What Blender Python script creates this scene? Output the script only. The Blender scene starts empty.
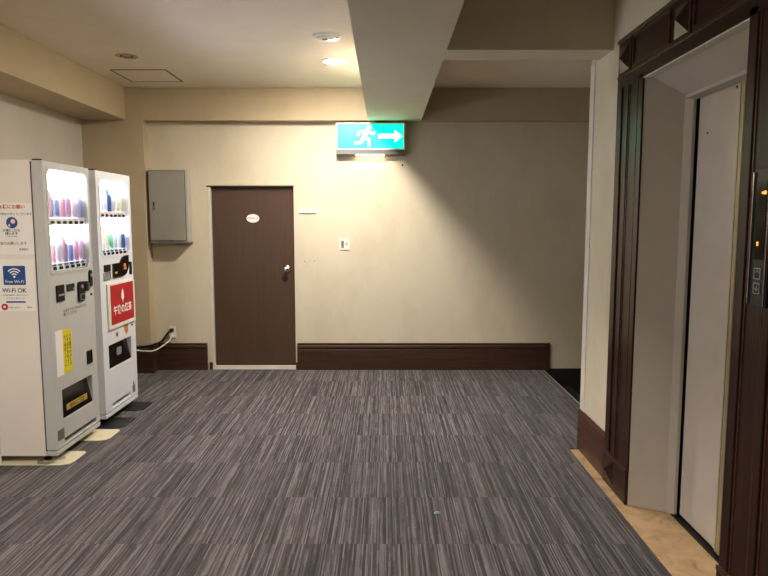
import bpy, bmesh, math, random
from mathutils import Vector, Matrix
S = bpy.context.scene
COL = S.collection
PI = math.pi
random.seed(4)

# ------------------------------------------------------------------ camera
cam = bpy.data.cameras.new('camera'); camo = bpy.data.objects.new('camera', cam); COL.objects.link(camo)
cam.sensor_width = 36.0; cam.lens = 640.0/768*36; cam.clip_start = .05
cam.shift_x = -1.0/768
camo.location = (0, 0, 1.5)
camo.rotation_euler = (PI/2 - math.atan(67/640.), 0, 0)
S.camera = camo
# ------------------------------------------------------------------ world, exposure
w = bpy.data.worlds.new('world'); S.world = w; w.use_nodes = True
w.node_tree.nodes['Background'].inputs[0].default_value = (.0, .0, .0, 1)
w.node_tree.nodes['Background'].inputs[1].default_value = 0.0
S.view_settings.view_transform = 'Standard'; S.view_settings.look = 'None'
S.view_settings.exposure = 0.06; S.view_settings.gamma = 1.0
S.view_settings.use_curve_mapping = False
LAMP = 1380.0         # strength of the bare bulb by the exit sign
LAMP_REAR = 950.0    # unseen ceiling lamps above the view, lighting the near floor and machine side
VEND = 24.0           # back light of the vending machine windows

# ------------------------------------------------------------------ materials
def lin(c):
    c = c/255.
    return c/12.92 if c <= .04045 else ((c+.055)/1.055)**2.4
def rgb(t): return (lin(t[0]), lin(t[1]), lin(t[2]), 1)

def mat(name, col, rough=.5, metal=0, var=.06, scale=8, bump=0, emit=None, estr=0, spec=.5, coat=0):
    m = bpy.data.materials.new(name); m.use_nodes = True
    nt = m.node_tree; b = nt.nodes['Principled BSDF']
    tc = nt.nodes.new('ShaderNodeTexCoord')
    n = nt.nodes.new('ShaderNodeTexNoise'); n.inputs['Scale'].default_value = scale; n.inputs['Detail'].default_value = 4
    nt.links.new(tc.outputs['Object'], n.inputs['Vector'])
    r = nt.nodes.new('ShaderNodeValToRGB')
    c = rgb(col)
    r.color_ramp.elements[0].position = .3; r.color_ramp.elements[1].position = .7
    r.color_ramp.elements[0].color = tuple(max(0, v*(1-var)) for v in c[:3])+(1,)
    r.color_ramp.elements[1].color = tuple(min(1, v*(1+var)) for v in c[:3])+(1,)
    nt.links.new(n.outputs['Fac'], r.inputs[0]); nt.links.new(r.outputs[0], b.inputs['Base Color'])
    b.inputs['Roughness'].default_value = rough; b.inputs['Metallic'].default_value = metal
    b.inputs['Specular IOR Level'].default_value = spec
    b.inputs['Coat Weight'].default_value = coat
    b.inputs['Coat Roughness'].default_value = .12
    if bump:
        n2 = nt.nodes.new('ShaderNodeTexNoise'); n2.inputs['Scale'].default_value = scale*12; n2.inputs['Detail'].default_value = 5
        nt.links.new(tc.outputs['Object'], n2.inputs['Vector'])
        bp = nt.nodes.new('ShaderNodeBump'); bp.inputs['Strength'].default_value = bump; bp.inputs['Distance'].default_value = .004
        nt.links.new(n2.outputs['Fac'], bp.inputs['Height']); nt.links.new(bp.outputs[0], b.inputs['Normal'])
    if emit:
        b.inputs['Emission Color'].default_value = rgb(emit); b.inputs['Emission Strength'].default_value = estr
    return m

def wallpaper(name, base, stain, amount=.35, rough=.8):
    """aged vinyl wallpaper: fine weave bump, broad blotches, faint vertical joints"""
    m = bpy.data.materials.new(name); m.use_nodes = True
    nt = m.node_tree; b = nt.nodes['Principled BSDF']; L = nt.links.new
    tc = nt.nodes.new('ShaderNodeTexCoord')
    mp = nt.nodes.new('ShaderNodeMapping'); mp.inputs['Scale'].default_value = (1.6, 1.6, .8); L(tc.outputs['Object'], mp.inputs[0])
    n = nt.nodes.new('ShaderNodeTexNoise'); n.inputs['Scale'].default_value = 2.2; n.inputs['Detail'].default_value = 7; n.inputs['Roughness'].default_value = .6
    L(mp.outputs[0], n.inputs['Vector'])
    r = nt.nodes.new('ShaderNodeMapRange'); r.inputs[1].default_value = .45; r.inputs[2].default_value = .75; r.inputs[4].default_value = amount
    L(n.outputs['Fac'], r.inputs[0])
    n3 = nt.nodes.new('ShaderNodeTexNoise'); n3.inputs['Scale'].default_value = 11; n3.inputs['Detail'].default_value = 6
    L(tc.outputs['Object'], n3.inputs['Vector'])
    r3 = nt.nodes.new('ShaderNodeMapRange'); r3.inputs[1].default_value = .6; r3.inputs[2].default_value = .8; r3.inputs[4].default_value = amount*.5
    L(n3.outputs['Fac'], r3.inputs[0])
    ad = nt.nodes.new('ShaderNodeMath'); ad.operation = 'ADD'; ad.use_clamp = True; L(r.outputs[0], ad.inputs[0]); L(r3.outputs[0], ad.inputs[1])
    mx = nt.nodes.new('ShaderNodeMix'); mx.data_type = 'RGBA'
    mx.inputs['A'].default_value = rgb(base); mx.inputs['B'].default_value = rgb(stain)
    L(ad.outputs[0], mx.inputs['Factor']); L(mx.outputs['Result'], b.inputs['Base Color'])
    n2 = nt.nodes.new('ShaderNodeTexNoise'); n2.inputs['Scale'].default_value = 260; n2.inputs['Detail'].default_value = 2
    mp2 = nt.nodes.new('ShaderNodeMapping'); mp2.inputs['Scale'].default_value = (1, 1, .35); L(tc.outputs['Object'], mp2.inputs[0]); L(mp2.outputs[0], n2.inputs['Vector'])
    bp = nt.nodes.new('ShaderNodeBump'); bp.inputs['Strength'].default_value = .25; bp.inputs['Distance'].default_value = .001
    L(n2.outputs['Fac'], bp.inputs['Height']); L(bp.outputs[0], b.inputs['Normal'])
    b.inputs['Roughness'].default_value = rough; b.inputs['Specular IOR Level'].default_value = .3
    return m

def carpet():
    m = bpy.data.materials.new('striped_carpet'); m.use_nodes = True
    nt = m.node_tree; b = nt.nodes['Principled BSDF']; L = nt.links.new
    N = nt.nodes.new
    def M(op, a, bb=None, v=None):
        n = N('ShaderNodeMath'); n.operation = op
        L(a, n.inputs[0]) if not isinstance(a, float) else setattr(n.inputs[0], 'default_value', a)
        if bb is not None:
            if isinstance(bb, float): n.inputs[1].default_value = bb
            else: L(bb, n.inputs[1])
        return n.outputs[0]
    tc = N('ShaderNodeTexCoord'); sp = N('ShaderNodeSeparateXYZ'); L(tc.outputs['Object'], sp.inputs[0])
    ty = M('FLOOR', M('DIVIDE', M('SUBTRACT', sp.outputs[1], 2.848-.508*20), .508))
    fy = M('FRACT', M('DIVIDE', M('SUBTRACT', sp.outputs[1], 2.848-.508*20), .508))
    tx = M('FLOOR', M('DIVIDE', M('ADD', sp.outputs[0], 10.0), .508))
    fx = M('FRACT', M('DIVIDE', M('ADD', sp.outputs[0], 10.0), .508))
    cid = N('ShaderNodeCombineXYZ'); L(tx, cid.inputs[0]); L(ty, cid.inputs[1])
    wn = N('ShaderNodeTexWhiteNoise'); wn.noise_dimensions = '2D'; L(cid.outputs[0], wn.inputs['Vector'])
    xi = M('FLOOR', M('DIVIDE', sp.outputs[0], .0062))
    def wn2(u, v, k):
        cv = N('ShaderNodeCombineXYZ'); L(u, cv.inputs[0]); L(v, cv.inputs[1]); cv.inputs[2].default_value = k
        t = N('ShaderNodeTexWhiteNoise'); t.noise_dimensions = '3D'; L(cv.outputs[0], t.inputs['Vector']); return t.outputs['Value']
    n1 = wn2(xi, ty, 1.0)
    off = wn2(xi, ty, 2.0)
    n2 = wn2(xi, M('FLOOR', M('ADD', M('DIVIDE', sp.outputs[1], .12), off)), 3.0)
    cv = N('ShaderNodeCombineXYZ'); L(M('MULTIPLY', sp.outputs[0], 22.0), cv.inputs[0]); L(M('MULTIPLY', sp.outputs[1], 1.2), cv.inputs[1]); L(M('MULTIPLY', wn.outputs['Value'], 37.0), cv.inputs[2])
    nb = N('ShaderNodeTexNoise'); nb.inputs['Scale'].default_value = 1; nb.inputs['Detail'].default_value = 2; L(cv.outputs[0], nb.inputs['Vector'])
    cv = N('ShaderNodeCombineXYZ'); L(M('MULTIPLY', sp.outputs[0], 420.0), cv.inputs[0]); L(M('MULTIPLY', sp.outputs[1], 200.0), cv.inputs[1])
    ng = N('ShaderNodeTexNoise'); ng.inputs['Scale'].default_value = 1; ng.inputs['Detail'].default_value = 2; L(cv.outputs[0], ng.inputs['Vector'])
    s = M('ADD', M('ADD', M('MULTIPLY', n1, .52), M('MULTIPLY', n2, .28)), M('ADD', M('MULTIPLY', nb.outputs['Fac'], .22), M('MULTIPLY', ng.outputs['Fac'], .25)))
    r = N('ShaderNodeValToRGB'); e = r.color_ramp.elements
    e[0].position = .34; e[0].color = rgb((42, 38, 41)); e[1].position = .98; e[1].color = rgb((117, 111, 113))
    x = e.new(.58); x.color = rgb((66, 61, 63)); x = e.new(.76); x.color = rgb((91, 85, 87))
    L(s, r.inputs[0])
    # joints between the squares
    j1 = M('LESS_THAN', fy, .010); j2 = M('LESS_THAN', fx, .004)
    j = M('MULTIPLY', M('MAXIMUM', j1, j2), .14)
    mx = N('ShaderNodeMix'); mx.data_type = 'RGBA'; L(j, mx.inputs['Factor']); L(r.outputs[0], mx.inputs['A']); mx.inputs['B'].default_value = rgb((30, 27, 28))
    # slight brightness change square to square (pile laid differently)
    hv = N('ShaderNodeHueSaturation'); L(mx.outputs['Result'], hv.inputs['Color']); L(M('ADD', M('MULTIPLY', wn.outputs['Value'], .08), .96), hv.inputs['Value'])
    L(hv.outputs[0], b.inputs['Base Color'])
    b.inputs['Roughness'].default_value = .92; b.inputs['Specular IOR Level'].default_value = .15
    b.inputs['Sheen Weight'].default_value = .15
    bp = N('ShaderNodeBump'); bp.inputs['Strength'].default_value = .5; bp.inputs['Distance'].default_value = .003
    L(s, bp.inputs['Height']); L(bp.outputs[0], b.inputs['Normal'])
    return m

def marble():
    m = mat('beige_marble', (190, 160, 118), .28, 0, .1, 6)
    nt = m.node_tree; b = nt.nodes['Principled BSDF']; L = nt.links.new
    tc = nt.nodes['Texture Coordinate']
    n = nt.nodes.new('ShaderNodeTexNoise'); n.inputs['Scale'].default_value = 9; n.inputs['Detail'].default_value = 8; n.inputs['Distortion'].default_value = 1.2
    L(tc.outputs['Object'], n.inputs['Vector'])
    r = nt.nodes.new('ShaderNodeValToRGB'); e = r.color_ramp.elements
    e[0].position = .3; e[0].color = rgb((142, 110, 82)); e[1].position = .62; e[1].color = rgb((192, 162, 124))
    x = e.new(.42); x.color = rgb((172, 142, 104))
    L(n.outputs['Fac'], r.inputs[0]); L(r.outputs[0], b.inputs['Base Color'])
    return m

def wood(name, dark, light, rough=.3, vert=True, coat=.15):
    m = bpy.data.materials.new(name); m.use_nodes = True
    nt = m.node_tree; b = nt.nodes['Principled BSDF']; L = nt.links.new
    tc = nt.nodes.new('ShaderNodeTexCoord'); mp = nt.nodes.new('ShaderNodeMapping')
    mp.inputs['Scale'].default_value = (28, 28, 1.5) if vert else (1.5, 1.5, 28)
    L(tc.outputs['Object'], mp.inputs[0])
    n = nt.nodes.new('ShaderNodeTexNoise'); n.inputs['Scale'].default_value = 1.6; n.inputs['Detail'].default_value = 6; n.inputs['Distortion'].default_value = .5
    L(mp.outputs[0], n.inputs['Vector'])
    r = nt.nodes.new('ShaderNodeValToRGB'); e = r.color_ramp.elements
    e[0].position = .3; e[0].color = rgb(dark); e[1].position = .72; e[1].color = rgb(light)
    L(n.outputs['Fac'], r.inputs[0]); L(r.outputs[0], b.inputs['Base Color'])
    b.inputs['Roughness'].default_value = rough; b.inputs['Specular IOR Level'].default_value = .25; b.inputs['Coat Weight'].default_value = coat; b.inputs['Coat Roughness'].default_value = .15
    return m

def glow(name, col, strength):
    m = bpy.data.materials.new(name); m.use_nodes = True
    nt = m.node_tree; b = nt.nodes['Principled BSDF']
    b.inputs['Base Color'].default_value = rgb(col); b.inputs['Emission Color'].default_value = rgb(col)
    b.inputs['Emission Strength'].default_value = strength; b.inputs['Roughness'].default_value = .4
    return m

def pane_mat():
    m = bpy.data.materials.new('thin_glass'); m.use_nodes = True
    nt = m.node_tree; nt.nodes.remove(nt.nodes['Principled BSDF']); o = nt.nodes['Material Output']
    t = nt.nodes.new('ShaderNodeBsdfTransparent'); g = nt.nodes.new('ShaderNodeBsdfGlossy'); g.inputs['Roughness'].default_value = .03
    lw = nt.nodes.new('ShaderNodeLayerWeight'); pw = nt.nodes.new('ShaderNodeMath'); pw.operation = 'POWER'; pw.inputs[1].default_value = 4
    nt.links.new(lw.outputs['Facing'], pw.inputs[0]); f = nt.nodes.new('ShaderNodeMapRange'); f.inputs[3].default_value = .03; f.inputs[4].default_value = .6; nt.links.new(pw.outputs[0], f.inputs[0])
    mx = nt.nodes.new('ShaderNodeMixShader'); nt.links.new(f.outputs[0], mx.inputs[0]); nt.links.new(t.outputs[0], mx.inputs[1]); nt.links.new(g.outputs[0], mx.inputs[2])
    nt.links.new(mx.outputs[0], o.inputs[0]); return m

M = dict(
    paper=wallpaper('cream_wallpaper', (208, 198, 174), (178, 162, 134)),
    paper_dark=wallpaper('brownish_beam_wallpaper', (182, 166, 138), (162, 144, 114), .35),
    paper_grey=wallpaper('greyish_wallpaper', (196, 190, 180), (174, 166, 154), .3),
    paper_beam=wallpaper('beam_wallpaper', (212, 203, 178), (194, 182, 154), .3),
    ceil=wallpaper('ceiling_paper', (236, 222, 202), (218, 202, 180), .3, .9),
    stone=wallpaper('greige_panel', (176, 168, 156), (156, 148, 136), .4, .5),
    carpet=carpet(), marble=marble(),
    stair=mat('dark_stair_carpet', (24, 18, 16), .9, 0, .1, 30, .3),
    wood=wood('dark_varnished_wood', (36, 21, 15), (58, 33, 24), .34, coat=0), wood_g=wood('glossy_dark_wood', (40, 23, 17), (60, 35, 25), .22, coat=.3),
    wood_h=wood('dark_varnished_wood_lengthwise', (50, 29, 20), (84, 50, 34), .3, False),
    wood_b=wood('dark_skirting_wood', (52, 34, 25), (70, 46, 33), .55, False, 0),
    door=wood('brown_door_laminate', (72, 54, 42), (78, 59, 46), .5, True, 0),
    steel_door=mat('pale_grey_enamel', (186, 176, 165), .35, 0, .05, 7),
    seal=mat('black_gap', (12, 10, 9), .7), dark_metal=mat('dark_sill_metal', (52, 48, 44), .4, .8),
    brass=mat('brushed_champagne_metal', (176, 162, 132), .35, .3), chrome=mat('chrome', (220, 218, 215), .12, 1, .02),
    steel=mat('satin_steel', (170, 168, 165), .3, .9),
    white=mat('white_plastic', (226, 222, 208), .4), trimw=mat('off_white_edge', (214, 208, 196), .5), bulbw=mat('white_enamel', (235, 230, 220), .3),
    greybox=mat('grey_painted_steel', (158, 156, 146), .27, .25, .03), boxedge=mat('grey_steel_edge', (176, 174, 164), .35, .2, .03),
    black=mat('black_plastic', (14, 14, 15), .4, spec=.25), blackg=mat('black_gloss', (14, 14, 15), .12),
    grey=mat('grey_plastic', (110, 110, 108), .4), silver=mat('silver_plastic', (175, 175, 178), .3, .5),
    vbody=mat('warm_white_machine_steel', (236, 227, 218), .25, 0, .03, 3), vdoor=mat('grey_white_machine_front', (192, 192, 190), .35, 0, .02, 3),
    vdoor2=mat('cool_white_machine_front', (222, 224, 230), .35, 0, .02, 3),
    yellow=mat('yellow_sticker', (226, 208, 40), .5), red=mat('red_panel', (176, 34, 38), .35, 0, .03), gold=mat('gold_sticker', (190, 158, 60), .45),
    blue=mat('blue_print', (28, 74, 140), .5), paperw=mat('white_paper', (242, 238, 232), .6, 0, .02), ink=mat('black_print', (28, 26, 26), .6), redink=mat('red_print', (196, 46, 36), .6),
    orange=mat('orange_sticker', (196, 120, 50), .5), pinkw=mat('pale_print', (236, 208, 204), .5), greyink=mat('grey_print', (110, 108, 108), .6),
    mat_w=mat('cream_vinyl_mat', (214, 206, 176), .5, 0, .04), mat_b=mat('black_vinyl_mat', (22, 23, 25), .5),
    back=glow('back_light', (240, 246, 255), VEND), inner=mat('white_interior', (235, 238, 242), .5),
    bulb=glow('bulb_glow', (255, 245, 232), LAMP), bulbr=glow('bulb_glow_rear', (255, 245, 232), LAMP_REAR),
    exit_g=glow('green_lit_plate', (0, 232, 175), 1.7), exit_w=glow('white_lit_plate', (235, 255, 250), 5),
    emer=glow('warm_strip', (255, 240, 205), 9), led=glow('orange_led', (255, 168, 80), 1.3), plate=mat('charcoal_plate', (44, 46, 50), .3, .4),
    glass=pane_mat(), cable_w=mat('white_cable', (206, 200, 190), .5), cyan=mat('blue_white_paper', (140, 180, 196), .5),
    frame_dark=mat('dark_door_edge', (58, 40, 30), .5), hatchgap=mat('hatch_gap', (70, 60, 50), .7),
)

# ------------------------------------------------------------------ mesh helpers
def bx(bm, x0, x1, y0, y1, z0, z1, bevel=0):
    v = [bm.verts.new(p) for p in ((x0,y0,z0),(x1,y0,z0),(x1,y1,z0),(x0,y1,z0),(x0,y0,z1),(x1,y0,z1),(x1,y1,z1),(x0,y1,z1))]
    fs = [bm.faces.new([v[i] for i in q]) for q in ((3,2,1,0),(4,5,6,7),(0,1,5,4),(1,2,6,5),(2,3,7,6),(3,0,4,7))]
    if bevel:
        es = list({e for f in fs for e in f.edges})
        bmesh.ops.bevel(bm, geom=es, offset=bevel, segments=2, affect='EDGES', profile=.7)
def prism(bm, pts, axis, a, b):
    """polygon pts extruded along axis (0,1,2) from a to b; pts hold the two other coordinates in order"""
    def mk(p, t):
        q = list(p); q.insert(axis, t); return bm.verts.new(q)
    A = [mk(p, a) for p in pts]; B = [mk(p, b) for p in pts]; n = len(pts)
    bm.faces.new(A); bm.faces.new(B[::-1])
    for i in range(n): bm.faces.new((A[i], B[i], B[(i+1) % n], A[(i+1) % n]))
def rrect(u0, u1, v0, v1, r, n=5):
    pts = []
    for cx, cy, a0 in ((u1-r, v1-r, 0), (u0+r, v1-r, 90), (u0+r, v0+r, 180), (u1-r, v0+r, 270)):
        for k in range(n+1):
            a = math.radians(a0 + 90*k/n); pts.append((cx+r*math.cos(a), cy+r*math.sin(a)))
    return pts
def ring(bm, outer, inner, axis, a, b):
    def mk(p, t):
        q = list(p); q.insert(axis, t); return bm.verts.new(q)
    n = len(outer)
    oa, ob, ia, ib = [[mk(p, t) for p in P] for P, t in ((outer,a),(outer,b),(inner,a),(inner,b))]
    for i in range(n):
        j = (i+1) % n
        for q in ((oa[i],oa[j],ob[j],ob[i]), (ia[j],ia[i],ib[i],ib[j]), (oa[j],oa[i],ia[i],ia[j]), (ob[i],ob[j],ib[j],ib[i])): bm.faces.new(q)
def cyl(bm, c, r, h, axis=2, n=28, r2=None):
    R = {2: Matrix.Identity(4), 0: Matrix.Rotation(PI/2, 4, 'Y'), 1: Matrix.Rotation(-PI/2, 4, 'X')}[axis]
    bmesh.ops.create_cone(bm, cap_ends=True, segments=n, radius1=r, radius2=r if r2 is None else r2, depth=h, matrix=Matrix.Translation(c) @ R)
def lathe(bm, prof, c, axis=2, n=32, sgn=1):
    """prof: list of (radius, height) swept round axis; closed at the ends when radius is 0"""
    rows = []
    for r, h in prof:
        row = []
        for k in range(n):
            a = 2*PI*k/n; u, v = r*math.cos(a), r*math.sin(a); h_ = h*sgn
            p = {2: (u, v, h_), 0: (h_, u, v), 1: (u, h_, v)}[axis]
            row.append(bm.verts.new(Vector(p)+Vector(c)))
        rows.append(row)
    for a, b in zip(rows, rows[1:]):
        for k in range(n): bm.faces.new((a[k], a[(k+1) % n], b[(k+1) % n], b[k]))
    bm.faces.new(rows[0]); bm.faces.new(rows[-1])
    bmesh.ops.remove_doubles(bm, verts=[v for row in rows for v in row], dist=1e-6)
def tube(bm, pts, r, n=10):
    P = [Vector(p) for p in pts]
    # Catmull-Rom smoothing
    Q = []
    for i in range(len(P)-1):
        p0 = P[max(i-1, 0)]; p1 = P[i]; p2 = P[i+1]; p3 = P[min(i+2, len(P)-1)]
        for k in range(6):
            t = k/6
            Q.append(.5*((2*p1)+(-p0+p2)*t+(2*p0-5*p1+4*p2-p3)*t*t+(-p0+3*p1-3*p2+p3)*t**3))
    Q.append(P[-1]); rows = []
    up = Vector((0, 0, 1))
    for i, q in enumerate(Q):
        d = (Q[min(i+1, len(Q)-1)]-Q[max(i-1, 0)]).normalized()
        s = d.cross(up); s = s.normalized() if s.length > 1e-4 else Vector((1, 0, 0)); t = s.cross(d).normalized()
        rows.append([bm.verts.new(q+s*r*math.cos(2*PI*k/n)+t*r*math.sin(2*PI*k/n)) for k in range(n)])
    for a, b in zip(rows, rows[1:]):
        for k in range(n): bm.faces.new((a[k], a[(k+1) % n], b[(k+1) % n], b[k]))
    bm.faces.new(rows[0]); bm.faces.new(rows[-1][::-1])
def holed(bm, u0, u1, v0, v1, holes, axis, a, b):
    """rectangular slab with rectangular holes through it, one connected shell"""
    us = sorted({u0, u1, *[h[0] for h in holes], *[h[1] for h in holes]}); vs = sorted({v0, v1, *[h[2] for h in holes], *[h[3] for h in holes]})
    V = {}
    def vert(i, j, t):
        if (i, j, t) not in V:
            q = [us[i], vs[j]]; q.insert(axis, t); V[(i, j, t)] = bm.verts.new(q)
        return V[(i, j, t)]
    solid = set()
    for i in range(len(us)-1):
        for j in range(len(vs)-1):
            cu, cv = (us[i]+us[i+1])/2, (vs[j]+vs[j+1])/2
            if not any(h[0] < cu < h[1] and h[2] < cv < h[3] for h in holes): solid.add((i, j))
    for i, j in solid:
        for t in (a, b): bm.faces.new([vert(i, j, t), vert(i+1, j, t), vert(i+1, j+1, t), vert(i, j+1, t)])
        for (di, dj), e in (((-1,0), ((i,j),(i,j+1))), ((1,0), ((i+1,j),(i+1,j+1))), ((0,-1), ((i,j),(i+1,j))), ((0,1), ((i,j+1),(i+1,j+1)))):
            if (i+di, j+dj) not in solid:
                bm.faces.new([vert(*e[0], a), vert(*e[1], a), vert(*e[1], b), vert(*e[0], b)])

def obj(name, build, m, parent=None, smooth=False, bevel=0, kind=None):
    bm = bmesh.new(); build(bm)
    bmesh.ops.recalc_face_normals(bm, faces=bm.faces)
    me = bpy.data.meshes.new(name); bm.to_mesh(me); bm.free()
    me.materials.append(M[m] if isinstance(m, str) else m)
    o = bpy.data.objects.new(name, me); COL.objects.link(o)
    if parent is not None: o.parent = parent
    if smooth:
        for p in me.polygons: p.use_smooth = True
        md = o.modifiers.new('edge', 'EDGE_SPLIT'); md.split_angle = math.radians(40)
    if bevel:
        md = o.modifiers.new('bevel', 'BEVEL'); md.width = bevel; md.segments = 2; md.limit_method = 'ANGLE'
    if kind: o['kind'] = kind
    return o
def B(name, dims, m, parent=None, **k): return obj(name, lambda bm: bx(bm, *dims), m, parent, **k)
def struct(name, build, m, parent=None, **k): return obj(name, build, m, parent, kind='structure', **k)
def tag(o, label, cat, group=None):
    o['label'] = label; o['category'] = cat
    if group: o['group'] = group
    return o
def thing(name, loc, label=None, cat=None, group=None, kind=None):
    o = bpy.data.objects.new(name, None); COL.objects.link(o); o.location = loc
    if label: tag(o, label, cat, group)
    if kind: o['kind'] = kind
    return o
def text(name, body, loc, size, m, parent, face, ax='CENTER', depth=.0004, sx=1, bold=0):
    """printed lettering as a thin mesh; face: 'front' looks -Y, 'east' looks +X, 'west' looks -X"""
    c = bpy.data.curves.new(name, 'FONT'); c.body = body; c.size = size; c.align_x = ax; c.align_y = 'CENTER'; c.extrude = depth; c.offset = bold
    t = bpy.data.objects.new(name, c); COL.objects.link(t)
    bpy.context.view_layer.update()
    me = bpy.data.meshes.new_from_object(t.evaluated_get(bpy.context.evaluated_depsgraph_get()))
    bpy.data.objects.remove(t)
    R = {'front': Matrix.Rotation(PI/2, 4, 'X'), 'east': Matrix.Rotation(PI/2, 4, 'Z') @ Matrix.Rotation(PI/2, 4, 'X'), 'west': Matrix.Rotation(-PI/2, 4, 'Z') @ Matrix.Rotation(PI/2, 4, 'X')}[face]
    me.transform(Matrix.Translation(loc) @ R @ Matrix.Scale(sx, 4, (1, 0, 0)))
    me.materials.clear(); me.materials.append(M[m])
    o = bpy.data.objects.new(name, me); COL.objects.link(o); o.parent = parent
    return o

# ------------------------------------------------------------------ the setting
CZ = 2.765            # ceiling height
BZ = 2.46             # underside of the beams
YB = 6.38             # back wall
XL = -2.90            # left wall
YR = -2.4             # wall behind the camera
XW = 1.288            # right (lift) wall
YE = 4.10             # where the lift wall ends and the stair opens
EY0, EY1 = 2.33, 3.26 # lift opening
DX0, DX1, DZ = -1.745, -.903, 1.838

struct('floor', lambda bm: prism(bm, [(XL-.1, YR), (1.22, YR), (1.22, YE+.01), (1.60, YE+.01), (1.60, YB+.2), (XL-.1, YB+.2)], 2, -.16, 0), 'carpet')
def marble_bm(bm): prism(bm, [(1.222, YR), (1.9, YR), (1.9, YE), (1.222, YE)], 2, -.16, -.003)
struct('floor', marble_bm, 'marble')
def stairs(bm):
    prof = [(1.602, -1.6)]
    x, z = 1.602, 0
    prof.append((x, -.17))
    for k in range(6):
        z -= .17; prof.append((x, z)) if k else None
        x += .28; prof.append((x, z))
    prof.append((x, -1.6)); prism(bm, prof, 1, YE+.01, YB-.014)
struct('stair_flight', stairs, 'stair')
struct('trim_1', lambda bm: bx(bm, 1.600, 1.608, YE+.02, YB-.03, -.02, .002), 'boxedge')
struct('trim_2', lambda bm: bx(bm, 1.61, 3.19, YB-.013, YB-.001, -1.1, .012), 'stair')     # dark skirting along the stair
struct('wall_back', lambda bm: holed(bm, XL-.1, 3.3, -1.6, CZ, [(DX0, DX1, 0, DZ)], 1, YB, YB+.2), 'paper')
struct('wall_behind_door', lambda bm: bx(bm, DX0-.05, DX1+.05, YB+.201, YB+.22, -.01, DZ+.05), 'seal')
struct('wall_left', lambda bm: bx(bm, XL-.1, XL, YR, YB, 0, CZ), 'paper_grey')
struct('wall_front', lambda bm: bx(bm, XL-.1, 1.9, YR-.1, YR, -.1, CZ), 'wood_b')
def wr(bm):
    holed(bm, YR, YE, 0, CZ, [(EY0, EY1, 0, 2.21)], 0, XW, 1.9)
struct('wall_right', wr, 'paper')
struct('wall_stair_end', lambda bm: bx(bm, 3.2, 3.3, YE-.02, YB, -1.6, CZ), 'paper')
struct('wall_stair_side', lambda bm: bx(bm, 1.9, 3.3, YE-.1, YE, -1.6, CZ), 'paper')
DLX, DLY = -1.99, 5.09
struct('ceiling', lambda bm: holed(bm, XL-.1, 3.3, YR-.1, YB+.2, [(DLX-.055, DLX+.055, DLY-.055, DLY+.055)], 2, CZ, CZ+.15), 'ceil')
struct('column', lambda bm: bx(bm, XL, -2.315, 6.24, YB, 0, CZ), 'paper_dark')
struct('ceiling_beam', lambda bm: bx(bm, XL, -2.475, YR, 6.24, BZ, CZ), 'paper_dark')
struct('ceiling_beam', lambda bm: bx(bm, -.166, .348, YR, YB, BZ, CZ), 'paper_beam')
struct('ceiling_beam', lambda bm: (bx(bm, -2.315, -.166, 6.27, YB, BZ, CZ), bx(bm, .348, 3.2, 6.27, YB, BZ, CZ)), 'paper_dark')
struct('ceiling_beam', lambda bm: bx(bm, .348, XW, 3.73, 3.96, BZ, CZ), 'paper_beam')
# pale corner guard on the end of the lift wall
def guard(bm):
    prism(bm, [(1.282, 4.03), (XW, 4.03), (XW, YE), (1.40, YE), (1.40, YE+.006), (1.282, YE+.006)], 2, .25, BZ)
struct('trim_3', guard, 'trimw')

# skirting boards: moulded profile (depth d out of the wall, height z)
PROF = [(0, 0), (.022, 0), (.022, .205), (.017, .211), (.017, .219), (.026, .225), (.026, .243), (.020, .252), (.014, .256), (.014, .262), (.018, .266), (.018, .273), (0, .273)]
def skirt_x(x0, x1, y): return lambda bm: prism(bm, [(y-d, z) for d, z in PROF], 0, x0, x1)
def skirt_y(y0, y1, x, s): return lambda bm: prism(bm, [(x+s*d*(.5 if x > 0 else 1), z) for d, z in PROF], 1, y0, y1)
struct('baseboard_back', skirt_x(DX1+.017, 1.668, YB), 'wood_b')
struct('baseboard_back', skirt_x(-2.293, DX0-.05, YB), 'wood_b')
struct('baseboard_column', lambda bm: (skirt_x(XL, -2.289, 6.24)(bm), skirt_y(6.24, YB, -2.315, 1)(bm)), 'wood_b')
struct('baseboard_left', skirt_y(YR, 6.21, XL, 1), 'wood_b')
struct('baseboard_right', lambda bm: (skirt_y(3.61, YE+.026, XW, -1)(bm), bx(bm, XW, 1.6, YE, YE+.022, 0, .25)), 'wood_h')
struct('baseboard_right', skirt_y(YR, 1.98, XW, -1), 'wood_h')

# ------------------------------------------------------------------ service door in the back wall
d = thing('door_1', ((DX0+DX1)/2, YB, 0), kind='structure'); ox, oy = d.location.x, d.location.y
def T(dx, dy, dz): return lambda v: (v[0]-dx, v[1]-dx)
def sub(dims, o): 
    l = o.location; return (dims[0]-l.x, dims[1]-l.x, dims[2]-l.y, dims[3]-l.y, dims[4]-l.z, dims[5]-l.z)
B('door_leaf', sub((DX0+.024, DX1-.004, YB+.035, YB+.075, .036, DZ-.008), d), 'door', d, bevel=.002)
B('threshold', sub((DX0+.0, DX1, YB+.004, YB+.12, -.001, .034), d), 'white', d)
obj('frame', lambda bm: (bx(bm, *sub((DX0+.001, DX0+.02, YB-.004, YB+.12, .034, DZ), d))), 'trimw', d)
B('door_edge', sub((DX1-.0045, DX1-.0005, YB+.03, YB+.08, .036, DZ-.008), d), 'frame_dark', d)
obj('head_shade_strip', lambda bm: bx(bm, *sub((DX0-.015, DX1+.002, YB-.008, YB-.0005, DZ-.002, DZ+.010), d)), 'frame_dark', d)  # dark strip stands in for the shadow line above the door leaf
for sx in (DX0-.032, DX1+.001): B('frame_shoe', sub((sx, sx+.016 if sx > -1.5 else sx+.03, YB-.012, YB-.001, 0, .075), d), 'frame_dark', d)
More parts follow.
